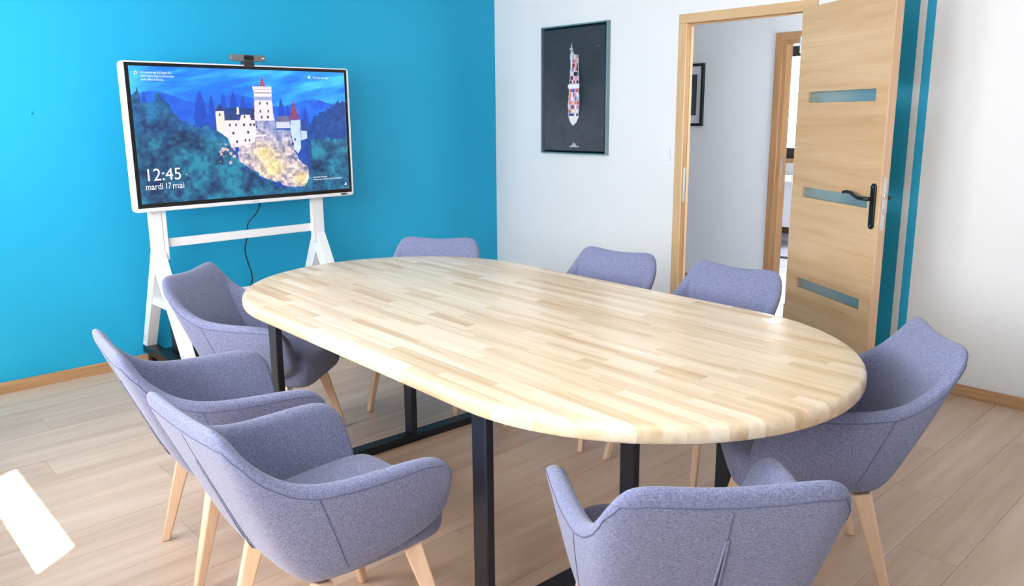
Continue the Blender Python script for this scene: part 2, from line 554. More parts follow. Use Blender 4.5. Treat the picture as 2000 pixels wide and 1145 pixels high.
struct(MB().box(-2.3, 5.3, .07, 5.1, ZC, ZC + .15).build('ceiling_corridor', M_ceil), 'white corridor ceiling')
struct(MB().box(-2.2, D2A - .055, YC - TB, YC, 0.003, .07).build('baseboard_corridor', M_jamb, bevel=.002), 'brown baseboard of the corridor')
struct(MB().box(-2.2, 5.2, 4.79 - TB, 4.79, 0.003, .09).build('baseboard_far_room', M_sill, bevel=.002), 'brown baseboard of the far room')
fx0, fx1, fz0, fz1 = FAR_WIN
struct(MB().box(-2.2, fx0, 4.79, 5.0, 0, ZC).box(fx1, 5.2, 4.79, 5.0, 0, ZC).box(fx0, fx1, 4.79, 5.0, 0, fz0).box(fx0, fx1, 4.79, 5.0, fz1, ZC)
       .build('wall_far_room', M_white), 'white wall of the far room with a window')
door2 = struct(empty('door_2', (D2A, YC, 0)), 'oak cased doorway to the far room')


def d2(name, mat, x0, x1, y0, y1, z0, z1):
    return MB().box(x0 - D2A, x1 - D2A, y0 - YC, y1 - YC, z0, z1).build(name, mat, door2, bevel=.0015)


d2('casing', M_jamb, 1.645, 1.703, YC - .014, YC, 0, 2.04)
d2('casing', M_jamb, 2.517, 2.575, YC - .014, YC, 0, 2.04)
d2('casing', M_jamb, 1.645, 2.575, YC - .014, YC, 2.04, 2.098)
d2('jamb', M_jamb, 1.70, 1.735, YC + .0, YC + .1, 0, 2.01)
d2('jamb', M_jamb, 2.485, 2.52, YC + .0, YC + .1, 0, 2.01)
d2('jamb', M_jamb, 1.70, 2.52, YC + .0, YC + .1, 2.01, 2.045)
d2('strike_plate', M_silver, 1.7345, 1.7365, YC + .03, YC + .05, .88, 1.12)
win5 = struct(empty('window_5', ((fx0 + fx1) / 2, 4.85, fz0)), 'bright black framed window in the far room')
hw, h = (fx1 - fx0) / 2, fz1 - fz0
f = MB()
f.box(-hw, hw, -.03, .03, 0, .13).box(-hw, hw, -.03, .03, h - .12, h).box(-hw, -hw + .04, -.03, .03, .13, h - .12).box(hw - .04, hw, -.03, .03, .13, h - .12)
f.build('window_frame', M_alu, win5)
MB().box(-hw + .04, hw - .04, -.004, .004, .13, h - .12).build('pane', M_glass, win5)
MB().box(-hw - .03, hw + .03, -.12, -.03, -.05, 0).build('window_sill', M_sill, win5, bevel=.002)
struct(MB().box(-1.8, 3.0, 3.12, 3.20, .0, .012).build('trim_threshold', M_black), 'black strip across the far room floor')
desk = tag(empty('office_desk', (-.2, 4.2, 0.003)), 'white office desk under the far room window', 'desk')
MB().box(-.9, .9, -.40, .40, .715, .74).build('desktop', M_desk, desk, bevel=.003)
MB().box(-.88, -.85, -.38, .38, 0, .715).build('side_panel', M_desk, desk)
MB().box(.85, .88, -.38, .38, 0, .715).build('side_panel', M_desk, desk)
MB().box(-.85, .85, -.36, -.34, .22, .715).build('modesty_panel', M_desk, desk)

cp = tag(empty('framed_print', (.70, YC, 1.64)), 'black framed print with white mount hanging in the corridor', 'picture')
f = MB()
f.box(-.30, .30, -.03, 0, -.262, -.24).box(-.30, .30, -.03, 0, .24, .262).box(-.30, -.278, -.03, 0, -.24, .24).box(.278, .30, -.03, 0, -.24, .24)
f.build('frame', M_blackframe, cp, bevel=.001)
MB().box(-.278, .278, -.014, -.004, -.24, .24).build('mount', M_mat, cp)
MB().box(-.232, .232, -.0165, -.0142, -.172, .172).build('print', M_print, cp)

# ------------------------------------------------------------------ table
TA, TBh, TZ, TT = 1.36, 0.70, 0.75, 0.050
table = tag(empty('meeting_table', (2.752, -2.469, 0), -0.039), 'large stadium-shaped meeting table of pale oak staves on black steel legs', 'table')
NARC = 40


def stadium(d):
    r, s = TBh - d, TA - TBh
    pts = []
    for k in range(NARC + 1):
        t = -PI / 2 + PI * k / NARC
        pts.append((s + r * math.cos(t), r * math.sin(t)))
    for k in range(NARC + 1):
        t = PI / 2 + PI * k / NARC
        pts.append((-s + r * math.cos(t), r * math.sin(t)))
    return pts


prof = [(.010, TZ - TT), (.003, TZ - TT + .004), (0, TZ - TT + .010), (0, TZ - .018), (.002, TZ - .011), (.006, TZ - .005), (.012, TZ - .0015), (.020, TZ)]
slab = bmesh.new()
rings = [[slab.verts.new((px, py, z)) for px, py in stadium(d)] for d, z in prof]
n = len(rings[0])
for i in range(len(rings) - 1):
    for k in range(n):
        slab.faces.new((rings[i][k], rings[i][(k + 1) % n], rings[i + 1][(k + 1) % n], rings[i + 1][k]))
slab.faces.new(rings[0][::-1]); slab.faces.new(rings[-1])
bmesh.ops.recalc_face_normals(slab, faces=slab.faces[:])


def cut(bm, co, no):
    """Keep the side the normal points away from, close the cut."""
    r = bmesh.ops.bisect_plane(bm, geom=bm.verts[:] + bm.edges[:] + bm.faces[:], plane_co=co, plane_no=no, clear_outer=True, dist=1e-6)
    es = [e for e in r['geom_cut'] if isinstance(e, bmesh.types.BMEdge)]
    if es:
        bmesh.ops.edgeloop_fill(bm, edges=es)


top_o = MB().prism(stadium(.12), lambda a, b, t: (a, b, t), TZ - TT - .004, TZ - TT - .0002).build('tabletop', M_stave, table)
top_o['label'] = 'butcher-block top of pale oak staves'
NROW = 32
RH = 2 * TBh / NROW
rnd = random.Random(11)
for r_i in range(NROW):
    y0, y1 = -TBh + r_i * RH, -TBh + (r_i + 1) * RH
    rb = slab.copy()
    g = .00012
    if r_i < NROW - 1: cut(rb, (0, y1 - g, 0), (0, 1, 0))
    if r_i > 0: cut(rb, (0, y0 + g, 0), (0, -1, 0))
    ym = min(abs(y0), abs(y1))
    half = TA - TBh + math.sqrt(max(TBh ** 2 - ym ** 2, 0))
    xc = [-half - .01]
    xx = -half + rnd.uniform(.06, .45)
    while xx < half - .06:
        xc.append(xx); xx += rnd.uniform(.22, .62)
    xc.append(half + .01)
    for q in range(len(xc) - 1):
        sb = rb.copy()
        if q > 0: cut(sb, (xc[q] + g, 0, 0), (-1, 0, 0))
        if q < len(xc) - 2: cut(sb, (xc[q + 1] - g, 0, 0), (1, 0, 0))
        if len(sb.verts) > 3:
            me = bpy.data.meshes.new('stave'); sb.to_mesh(me); me.materials.append(M_stave)
            o = link('stave', me, top_o, smooth=True, angle=0.5)
        sb.free()
    rb.free()
slab.free()
LX, LYN, LYF = 0.660, 0.63, 0.56
for sx in (-1, 1):
    x = sx * LX
    for y in (-LYN, 0, LYF):
        MB().box(x - .032, x + .032, y - .0145, y + .0145, .036, TZ - TT - .0002).build('leg', M_steel, table, bevel=.004)
    MB().box(x - .032, x + .032, -LYN - .015, LYF + .015, 0, .036).build('foot_bar', M_steel, table, bevel=.004)
    MB().box(x - .032, x + .032, -LYN + .0147, LYF - .0147, TZ - TT - .04, TZ - TT - .004).build('top_bar', M_steel, table, bevel=.004)

# ------------------------------------------------------------------ chairs
# stations along one half of the shell, from the middle of the back to the tip of the arm: rim point, bottom point, thickness
ST = [((0.000, -0.384, 0.812), (0.000, -0.190, 0.352), .046),
      ((0.082, -0.387, 0.816), (0.065, -0.190, 0.352), .046),
      ((0.160, -0.390, 0.825), (0.125, -0.188, 0.352), .046),
      ((0.218, -0.384, 0.819), (0.172, -0.180, 0.352), .047),
      ((0.250, -0.346, 0.772), (0.203, -0.160, 0.352), .048),
      ((0.258, -0.288, 0.715), (0.218, -0.134, 0.352), .050),
      ((0.267, -0.234, 0.674), (0.226, -0.100, 0.353), .052),
      ((0.280, -0.174, 0.650), (0.232, -0.060, 0.355), .053),
      ((0.290, -0.085, 0.639), (0.237, 0.000, 0.360), .053),
      ((0.299, 0.020, 0.637), (0.241, 0.075, 0.370), .053),
      ((0.303, 0.115, 0.635), (0.243, 0.140, 0.384), .052),
      ((0.303, 0.178, 0.623), (0.243, 0.190, 0.400), .050),
      ((0.300, 0.213, 0.588), (0.242, 0.220, 0.424), .048)]


def chair_shell():
    full = [((-a[0], a[1], a[2]), (-b[0], b[1], b[2]), t) for a, b, t in ST[:0:-1]] + ST
    ns = len(full)
    mids = [(Vector(a) + Vector(b)) / 2 for a, b, t in full]
    secs = []
    for i, (a, b, t) in enumerate(full):
        a, b = Vector(a), Vector(b)
        d = mids[min(i + 1, ns - 1)] - mids[max(i - 1, 0)]
        d.z = 0
        d.normalize()
        nin = Vector((0, 0, 1)).cross(d)
        cen = Vector((0, .05, 0)) - mids[i]; cen.z = 0
        if nin.dot(cen) < 0: nin = -nin
        ax = a - b
        # (v along bottom->rim, offset inward as share of thickness)
        loop = [(0.02, .40), (0.0, .75), (.05, 1.25), (.30, 1.18), (.60, 1.05), (.86, 1.0), (.955, .94), (1.0, .5), (.955, .06), (.86, -.02), (.60, -.06), (.30, -.05), (.10, 0.0)]
        secs.append([b + ax * v + nin * (o * t) for v, o in loop])
    k = len(secs[0])
    mb = MB()
    fs = []
    for i in range(ns - 1):
        for j in range(k):
            fs.append((i * k + j, i * k + (j + 1) % k, (i + 1) * k + (j + 1) % k, (i + 1) * k + j))
    # rounded tips: an inset ring pushed a little outward at both ends
    vs = [p for s in secs for p in s]
    for end, i, sgn in ((0, 0, -1), (1, ns - 1, 1)):
        c = sum(secs[i], Vector()) / k
        out = Vector((0, 1, 0))
        base = len(vs)
        vs += [c + (p - c) * .62 + out * .012 for p in secs[i]]
        for j in range(k):
            fs.append((i * k + j, i * k + (j + 1) % k, base + (j + 1) % k, base + j))
        fs.append(tuple(base + j for j in range(k)))
    mb.add(vs, fs)
    return mb


def seat_mesh():
    half = [(0.0, .274), (.12, .274), (.180, .268), (.206, .245), (.214, .19), (.214, .06), (.206, -.06), (.19, -.14), (.13, -.175), (0.0, -.182)]
    out = half + [(-x, y) for x, y in half[-2:0:-1]]
    lay = [(.340, .84), (.344, .94), (.358, .985), (.40, 1.0), (.437, .995), (.456, .965), (.466, .90), (.470, .70), (.472, .35)]
    mb = MB()
    n = len(out)
    cy = .04
    vs, fs = [], []
    for z, s in lay:
        for x, y in out:
            dz = -.010 * max(0, (0.10 - y)) / .28 if z > .42 else 0
            vs.append((x * s, cy + (y - cy) * s, z + dz))
    for i in range(len(lay) - 1):
        for j in range(n):
            fs.append((i * n + j, i * n + (j + 1) % n, (i + 1) * n + (j + 1) % n, (i + 1) * n + j))
    fs.append(tuple(range(n))[::-1])
    fs.append(tuple(range((len(lay) - 1) * n, len(lay) * n)))
    return mb.add(vs, fs)


def subsurf(o, lv=2):
    md = o.modifiers.new('smooth', 'SUBSURF'); md.levels = lv; md.render_levels = lv
    o.data.shade_smooth()
    return o


def rim_path(frac, off, inward=0.0, span=range(-12, 13)):
    """Points following the shell's outer face at share 'frac' of its height."""
    pts = []
    for i in span:
        a, b, t = ST[abs(i)]
        s = -1 if i < 0 else 1
        a, b = Vector((s * a[0], a[1], a[2])), Vector((s * b[0], b[1], b[2]))
        p = b + (a - b) * frac
        c = Vector((p.x, p.y - .02, 0)).normalized()
        pts.append(p + c * off)
    return pts


def hug(shell, pts, lift):
    from mathutils.bvhtree import BVHTree
    bvh = BVHTree.FromObject(shell, bpy.context.evaluated_depsgraph_get())
    out = []
    for p in pts:
        loc, nor, _, _ = bvh.find_nearest(p)
        out.append(loc + nor * lift)
    return out


def densify(pts, k=4):
    out = []
    for a, b in zip(pts[:-1], pts[1:]):
        out += [a.lerp(b, i / k) for i in range(k)]
    return out + [pts[-1]]


def make_chair():
    root = empty('armchair')
    shell = subsurf(chair_shell().build('backrest', M_fab, root), 2)
    shell['label'] = 'wraparound upholstered back with low arms'
    # piping seam just below the rim and a stitched slit down the middle of the back
    MB().tube(hug(shell, densify(rim_path(.89, .02, span=range(-11, 12))), .0003), .0016, 5).build('piping', M_seam, shell, smooth=True)
    for s in (-1, 1):
        a, b, t = ST[7]
        a, b = Vector((s * a[0], a[1], a[2])), Vector((s * b[0], b[1], b[2]))
        d = Vector((s * .9, -.35, 0)).normalized()
        MB().tube(hug(shell, densify([b + (a - b) * v + d * .02 for v in (.10, .3, .5, .7, .89)]), .0003), .0014, 5).build('seam', M_seam, shell, smooth=True)
    a, b = Vector(ST[0][0]), Vector(ST[0][1])
    back = Vector((0, -.03, -.012))
    for sg in (-1, 1):
        line_ = hug(shell, densify([b + (a - b) * v + back + Vector((sg * (.009 - .011 * (v - .1)), 0, 0)) for v in (.10, .3, .5, .72)]), .001)
        MB().tube(line_, .0030, 6).build('slit_piping', M_fab, shell, smooth=True)
    line_ = hug(shell, densify([b + (a - b) * v + back for v in (.10, .3, .5, .70)]), .0004)
    nn = len(line_)
    MB().tube(line_, [.006 - .005 * q / nn for q in range(nn)], 6).build('slit', M_slit, shell, smooth=True)
    line_ = hug(shell, densify([b + (a - b) * v + back for v in (.72, .80, .89)]), .0002)
    MB().tube(line_, .0010, 5).build('seam', M_seam, shell, smooth=True)
    seat = subsurf(seat_mesh().build('seat', M_fab, root), 1)
    fr = MB().box(-.165, .165, -.12, .15, .330, .3445).build('seat_frame', M_leg, root, bevel=.004)
    for sx in (-1, 1):
        for top, bot in (((sx * .185, .150, .345), (sx * .226, .246, 0)), ((sx * .175, -.118, .345), (sx * .203, -.212, 0))):
            side = Vector((bot[0] - top[0], bot[1] - top[1], 0)).normalized()
            m = MB().bar(top, bot, .052, .034, side=side, w2=.028, h2=.024)
            for i in range(4, 8):                         # flat foot on the floor
                v = m.v[i]; m.v[i] = (v[0], v[1], 0.0)
            m.build('leg', M_leg, root, bevel=.005)
    return root


CH = [((3.146, -3.488), 90.3, 'grey-blue upholstered armchair on the window side, beside the sunken back of its twin, facing the table middle'),
      ((2.435, -3.426), 83.1, ''), ((1.679, -2.915), 38.3, ''), ((1.678, -2.049), -52.8, ''),
      ((2.482, -1.750), -85.1, ''), ((3.094, -1.716), -91.0, ''), ((3.849, -2.112), 219.3, ''), ((3.972, -3.024), 140.2, '')]
CH_LAB = ['grey-blue armchair on the window side of the table, second along from the screen',
          'grey-blue armchair on the window side of the table, first along from the screen',
          'grey-blue armchair at the table end in front of the screen stand leg',
          'grey-blue armchair at the table end by the corner of teal and white walls',
          'grey-blue armchair on the far side of the table, left of the doorway',
          'grey-blue armchair on the far side of the table, in front of the doorway',
          'dark shaded grey-blue armchair at the table end beside the open door',
          'grey-blue armchair at the table end, its back with the slit turned to the room']
chair0 = make_chair()
for i, ((cx, cy), deg, _) in enumerate(CH):
    rz = math.radians(deg - 90)
    if i == 0:
        o = chair0; o.location = (cx, cy, 0); o.rotation_euler = (0, 0, rz)
    else:
        o = dup(chair0, (cx, cy, 0), rz)
    tag(o, CH_LAB[i], 'armchair', 'armchairs around the meeting table')

# ------------------------------------------------------------------ painting helpers for flat pictures
rs = np.random.RandomState(5)


def vnoise(U, V, fx, fy):
    g = rs.rand(int(fy * 1.4) + 3, int(fx * 1.4) + 3)
    x, y = U * fx, V * fy
    xi, yi = np.floor(x).astype(int), np.floor(y).astype(int)
    a, b = x - xi, y - yi
    a, b = a * a * (3 - 2 * a), b * b * (3 - 2 * b)
    return (g[yi, xi] * (1 - a) + g[yi, xi + 1] * a) * (1 - b) + (g[yi + 1, xi] * (1 - a) + g[yi + 1, xi + 1] * a) * b


def fbm(U, V, fx, fy, oct=4):
    s = 0; amp = .5; tot = 0
    for _ in range(oct):
        s = s + amp * vnoise(U, V, fx, fy); tot += amp; amp *= .55; fx *= 2; fy *= 2
    return s / tot


def inside(U, V, poly):
    r = np.zeros(U.shape, bool)
    n = len(poly)
    for i in range(n):
        (x0, y0), (x1, y1) = poly[i], poly[(i + 1) % n]
        if y0 == y1: continue
        c = ((y0 > V) != (y1 > V)) & (U < (x1 - x0) * (V - y0) / (y1 - y0) + x0)
        r ^= c
    return r


def lerp3(c0, c1, t):
    return np.array(c0, float)[None, None] * (1 - t[..., None]) + np.array(c1, float)[None, None] * t[..., None]


def to_lin(img):
    x = np.clip(img / 255.0, 0, 1)
    return np.where(x <= 0.04045, x / 12.92, ((x + 0.055) / 1.055) ** 2.4)


def picture(name, img, P0, du, dv, mat, parent):
    """Flat grid with one colour per vertex. img[row from bottom, col]."""
    h, w = img.shape[:2]
    P0, du, dv = np.array(P0), np.array(du), np.array(dv)
    uu, vv = np.meshgrid(np.linspace(0, 1, w), np.linspace(0, 1, h))
    co = P0 + uu[..., None] * du + vv[..., None] * dv
    idx = np.arange(w * h).reshape(h, w)
    quads = np.stack([idx[:-1, :-1], idx[:-1, 1:], idx[1:, 1:], idx[1:, :-1]], -1).reshape(-1, 4)
    me = bpy.data.meshes.new(name)
    me.vertices.add(w * h); me.vertices.foreach_set('co', co.reshape(-1).astype(np.float32))
    me.loops.add(quads.size); me.loops.foreach_set('vertex_index', quads.reshape(-1).astype(np.int32))
    me.polygons.add(len(quads)); me.polygons.foreach_set('loop_start', np.arange(0, quads.size, 4, dtype=np.int32))
    me.update(calc_edges=True); me.validate()
    at = me.color_attributes.new('paint', 'FLOAT_COLOR', 'POINT')
    rgba = np.ones((w * h, 4), np.float32); rgba[:, :3] = to_lin(img).reshape(-1, 3)
    at.data.foreach_set('color', rgba.reshape(-1))
    me.materials.append(mat)
    return link(name, me, parent)


# ------------------------------------------------------------------ interactive screen
TX = 0.42                                             # front face of the display
TY0, TY1, TZ0, TZ1 = -3.030, -1.647, 0.974, 1.781     # white housing
SY0, SY1, SZ0, SZ1 = -2.989, -1.681, 1.020, 1.755     # lit picture
BY0, BY1, BZ0, BZ1 = -3.010, -1.664, .997, 1.773      # black glass
tv = tag(empty('display_screen', (0, 0, 0)), 'large white-framed flat screen showing a castle in a blue forest', 'screen')
MB().prism(rrect(TY0, TY1, TZ0, TZ1, .022, 6), lambda a, b, t: (t, a, b), TX - .048, TX).build('housing', M_tvw, tv, bevel=.006, seg=3)
MB().box(TX + .0005, TX + .0015, BY0, BY1, BZ0, BZ1).build('glass_border', M_bezel, tv)
W_, H_ = 420, 238
U, V = np.meshgrid(np.linspace(0, 1, W_), np.linspace(0, 1, H_))
n1 = fbm(U, V, 5, 7, 5); n2 = fbm(U, V, 30, 18, 4); n3 = fbm(U, V, 70, 40, 3); streak = fbm(U, np.clip(V - .30 * U + .30, 0, 1.3), 5, 14, 4)
img = lerp3((6, 106, 230), (60, 182, 250), np.clip((streak - .3) * 2.4, 0, 1))
img = img * (0.86 + .2 * V[..., None])
line = .79 + .05 * (n1 - .5) + .03 * np.sin(U * 17) - .05 * U
m = V < line
img[m] = lerp3((4, 66, 200), (24, 124, 232), n2)[m]
for px, ph, pw in [(.384, .81, .022), (.429, .825, .026), (.473, .80, .026), (.657, .775, .022), (.33, .80, .02), (.28, .83, .03), (.12, .80, .03), (.69, .72, .02), (.78, .70, .025), (.05, .82, .02)]:
    t = np.clip((ph - V) / .22, 0, 1)
    m = (np.abs(U - px) < pw * (t ** .6) * (.8 + .5 * n3)) & (V < ph) & (V > ph - .28)
    img[m] = lerp3((3, 58, 172), (8, 80, 196), n3)[m]
m = (V < .55 + .05 * n1)
img[m] = lerp3((3, 52, 150), (14, 92, 190), n2)[m]


def curve(pts):
    xs, ys = zip(*pts)
    return np.interp(U, xs, ys, left=-1, right=-1)


n4 = fbm(U, V, 13, 9, 4)
rough_e = (n3 - .5) * .07 + (n2 - .5) * .06
m = V < curve([(0, .75), (.026, .846), (.035, .741), (.076, .729), (.109, .806), (.142, .729), (.192, .608), (.245, .545), (.302, .555), (.345, .529), (.396, .501), (.414, .372), (.44, .27)]) + rough_e
treeL = lerp3((3, 34, 84), (26, 116, 168), np.clip((n4 * .9 + n2 * .4 + n3 * .5 - .52) * 1.7, 0, 1))
img[m] = treeL[m]
m = V < curve([(.77, .45), (.784, .512), (.826, .635), (.888, .661), (.953, .758), (1, .76)]) + rough_e
img[m] = lerp3((4, 44, 118), (14, 88, 166), n3)[m]
# rock
rock = [(.439, .418), (.526, .493), (.531, .629), (.623, .619), (.625, .522), (.695, .519), (.711, .353), (.75, .24), (.775, .213), (.79, .054), (.662, .05), (.613, .10), (.517, .17), (.435, .29)]
m = inside(U + (n3 - .5) * .02, V + (n2 - .5) * .03, rock)
rk = lerp3((110, 118, 160), (236, 206, 196), np.clip((n3 * .8 + n2 * .5 - .35) * 1.7, 0, 1))
up_blue = np.clip((V - .36) / .2, 0, 1)[..., None] * np.clip((U - .5) / .1, 0, 1)[..., None]
rk = rk * (1 - .55 * up_blue) + np.array((120, 150, 214)) * .55 * up_blue
for gx, gy, gr in ((.60, .22, .085), (.735, .12, .06), (.56, .34, .07)):
    g = np.exp(-(((U - gx) * 1.6) ** 2 + (V - gy) ** 2) / gr ** 2)[..., None]
    rk = rk * (1 - .85 * g) + np.array((255, 226, 150)) * .85 * g
rk = rk * (.78 + .4 * n3[..., None])
img[m] = rk[m]
# castle


def fill(poly, c0, c1=None, nz=n2):
    m = inside(U, V, poly)
    img[m] = (lerp3(c0, c1 or c0, nz))[m]


fill([(.345, .532), (.381, .604), (.525, .604), (.526, .493), (.515, .43), (.439, .40), (.406, .39), (.392, .468)], (214, 196, 214), (250, 236, 232))
fill([(.381, .604), (.387, .701), (.526, .70), (.525, .605)], (16, 44, 104), (34, 70, 140))
fill([(.452, .599), (.461, .646), (.503, .649), (.504, .602)], (226, 206, 214), (240, 226, 226))
fill([(.441, .654), (.443, .708), (.453, .708), (.452, .654)], (232, 222, 226))
fill([(.345, .528), (.344, .678), (.384, .678), (.381, .527)], (240, 206, 196), (250, 226, 214))
fill([(.344, .678), (.366, .735), (.384, .681)], (30, 50, 104))
fill([(.523, .60), (.528, .763), (.529, .865), (.615, .868), (.613, .764), (.617, .60)], (224, 204, 214), (246, 230, 230))
for k in range(7):
    fill([(.524 + k * .0137, .844), (.524 + k * .0137, .872), (.532 + k * .0137, .872), (.532 + k * .0137, .844)], (240, 226, 232))
fill([(.527, .763), (.527, .79), (.615, .79), (.615, .763)], (150, 160, 200))
fill([(.530, .815), (.530, .825), (.613, .825), (.613, .815)], (120, 110, 140))
fill([(.530, .845), (.530, .852), (.613, .852), (.613, .845)], (150, 120, 140))
fill([(.557, .87), (.572, .953), (.586, .871)], (138, 60, 96), (160, 80, 110))
fill([(.625, .538), (.628, .60), (.694, .60), (.698, .536)], (176, 184, 220), (216, 214, 232))
fill([(.627, .59), (.631, .635), (.691, .638), (.697, .59)], (60, 70, 120), (150, 140, 170))
fill([(.70, .601), (.751, .604), (.745, .367), (.731, .326), (.711, .361), (.698, .519)], (168, 194, 240), (210, 222, 246))
fill([(.696, .606), (.717, .765), (.749, .609)], (112, 50, 100), (140, 70, 120))
fill([(.751, .517), (.754, .60), (.775, .612), (.783, .508)], (40, 66, 140))
fill([(.751, .517), (.783, .508), (.781, .449), (.749, .434)], (180, 200, 240))
fill([(.438, .47), (.438, .48), (.575, .49), (.575, .48)], (255, 244, 240))
for wx, wy in [(.553, .738), (.59, .738), (.554, .674), (.592, .674), (.559, .628), (.588, .628), (.409, .631), (.477, .634), (.514, .635), (.406, .569), (.435, .568), (.471, .568), (.502, .57), (.519, .569), (.419, .507), (.488, .511), (.433, .44), (.473, .448), (.492, .447), (.363, .649), (.719, .444), (.705, .407)]:
    fill([(wx - .004, wy - .011), (wx - .004, wy + .011), (wx + .004, wy + .011), (wx + .004, wy - .011)], (52, 40, 70))
# foreground trees
m = (V < curve([(0, .50), (.2, .52), (.34, .46), (.40, .40), (.425, .33), (.44, .26), (.50, .215), (.54, .13), (.625, .07), (.70, .03), (.76, .05), (.785, .12), (.80, .28), (.786, .402), (.848, .455), (.91, .424), (1, .433)]) + rough_e * .8)
fg = lerp3((3, 30, 78), (30, 130, 160), np.clip((n4 * 1.0 + n2 * .4 + n3 * .5 - .60) * 1.7, 0, 1))
img[m] = fg[m]
for _ in range(26):
    gx, gy = rs.uniform(.35, .42), rs.uniform(.27, .42)
    rr_ = rs.uniform(.003, .008)
    m = (((U - gx) ** 2 + ((V - gy) * .5) ** 2) < rr_ ** 2) & (n3 > .47)
    img[m] = (214, 176, 180)
M_pic = painted('screen_picture', 'paint', emit=0.56, rough=0.25)
scr = picture('picture', img, (TX + .002, SY0, SZ0), (0, SY1 - SY0, 0), (0, 0, SZ1 - SZ0), M_pic, tv)
scr['label'] = 'lit lock screen picture of a castle among trees'


def screen_text(txt, u, v, hgt, name='lettering', stretch=1.0, width=None):
    cu = bpy.data.curves.new(name, 'FONT')
    cu.body = txt; cu.size = hgt
    to = bpy.data.objects.new(name, cu); C.objects.link(to)
    dg = bpy.context.evaluated_depsgraph_get()
    me = bpy.data.meshes.new_from_object(to.evaluated_get(dg))
    bpy.data.objects.remove(to)
    xs = [p.co.x for p in me.vertices]
    sc = stretch if width is None else width / max(max(xs) - min(xs), 1e-6)
    for p in me.vertices:
        x, y = p.co.x * sc, p.co.y
        p.co = (TX + .0028, SY0 + u * (SY1 - SY0) + x, SZ0 + v * (SZ1 - SZ0) + y)
    me.materials.clear(); me.materials.append(M_text)
    return link(name, me, scr)


SW = SY1 - SY0
screen_text('12:45', .020, .170, .094, width=.137 * SW)
for wrd, u0, wd in (('mardi', .021, .069), ('17', .0995, .0215), ('mai', .131, .048)):
    screen_text(wrd, u0, .103, .050, width=wd * SW)
for k, (s, w) in enumerate((('Lié au personnage fictif inspiré d\'un', .125), ('ancien seigneur local, ce n\'est peut-être', .136), ('que le château de Dracula...', .094))):
    screen_text(s, .044, .948 - k * .025, .019, width=w * SW)
screen_text('Vous aimez cette image ?', .829, .944, .018, width=.086 * SW)
screen_text('Actualités Windows', .801, .113, .015, width=.075 * SW)
screen_text('Cliquez pour en savoir plus sur cette photo', .801, .094, .014, width=.16 * SW)


def disc(u, v, r, ri=0.0, name='icon'):
    mb = MB()
    cy, cz = SY0 + u * SW, SZ0 + v * (SZ1 - SZ0)
    n = 16
    vs = []
    for k in range(n):
        t = 2 * PI * k / n
        vs += [(TX + .0028, cy + r * math.cos(t), cz + r * math.sin(t)), (TX + .0028, cy + ri * math.cos(t), cz + ri * math.sin(t))]
    mb.add(vs, [(2 * k, 2 * ((k + 1) % n), 2 * ((k + 1) % n) + 1, 2 * k + 1) for k in range(n)])
    return mb.build(name, M_text, scr)


disc(.027, .952, .008, .005)
MB().bar((TX + .0028, SY0 + .021 * SW, SZ0 + .936 * (SZ1 - SZ0)), (TX + .0028, SY0 + .024 * SW, SZ0 + .944 * (SZ1 - SZ0)), .0006, .003, side=(1, 0, 0)).build('icon', M_text, scr)
disc(.81, .952, .008, .0)
disc(.195, .204, .003, .0)
_cy, _cz = SY0 + .978 * SW, SZ0 + .035 * (SZ1 - SZ0)
MB().add([(TX + .0028, _cy - .010, _cz), (TX + .0028, _cy + .008, _cz), (TX + .0028, _cy + .006, _cz + .018)], [(0, 1, 2)]).build('icon', M_text, scr)
MB().box(TX, TX + .0015, TY1 - .098, TY1 - .050, TZ0 + .008, TZ0 + .018).build('port_panel', M_black, tv)
MB().box(TX + .0015, TX + .0025, TY1 - .060, TY1 - .052, TZ0 + .011, TZ0 + .016).build('power_button', M_silver, tv)
MB().box(TX + .0002, TX + .0010, -2.355, -2.315, TZ0 + .010, TZ0 + .014).build('maker_mark', plain('grey_mark', (170, 172, 178), .5), tv)

# webcam bar
wc = tag(empty('conference_camera', (TX - .02, -2.315, TZ1)), 'slim grey camera bar clipped on top of the screen', 'camera')
MB().prism(rrect(-.105, .105, .021, .057, .012, 6), lambda a, b, t: (t, a, b), -.012, .022).build('body', M_camgrey, wc, bevel=.003)
MB().prism(rrect(-.030, .032, .025, .053, .012, 6), lambda a, b, t: (t, a, b), .022, .0245).build('lens_window', M_bezel, wc, bevel=.001)
MB().tube([(.0245, 0, .039), (.0265, 0, .039)], .009, 16).build('lens', M_bezel, wc, smooth=True)
MB().box(-.02, .0205, -.030, .030, .0002, .021).box(.0206, .027, -.030, .030, -.014, .021).build('clip', M_dgrey, wc, bevel=.001)
MB().prism(rrect(.080, .098, .036, .042, .0028, 4), lambda a, b, t: (t, a, b), .022, .0232).build('maker_mark', M_tvw, wc)

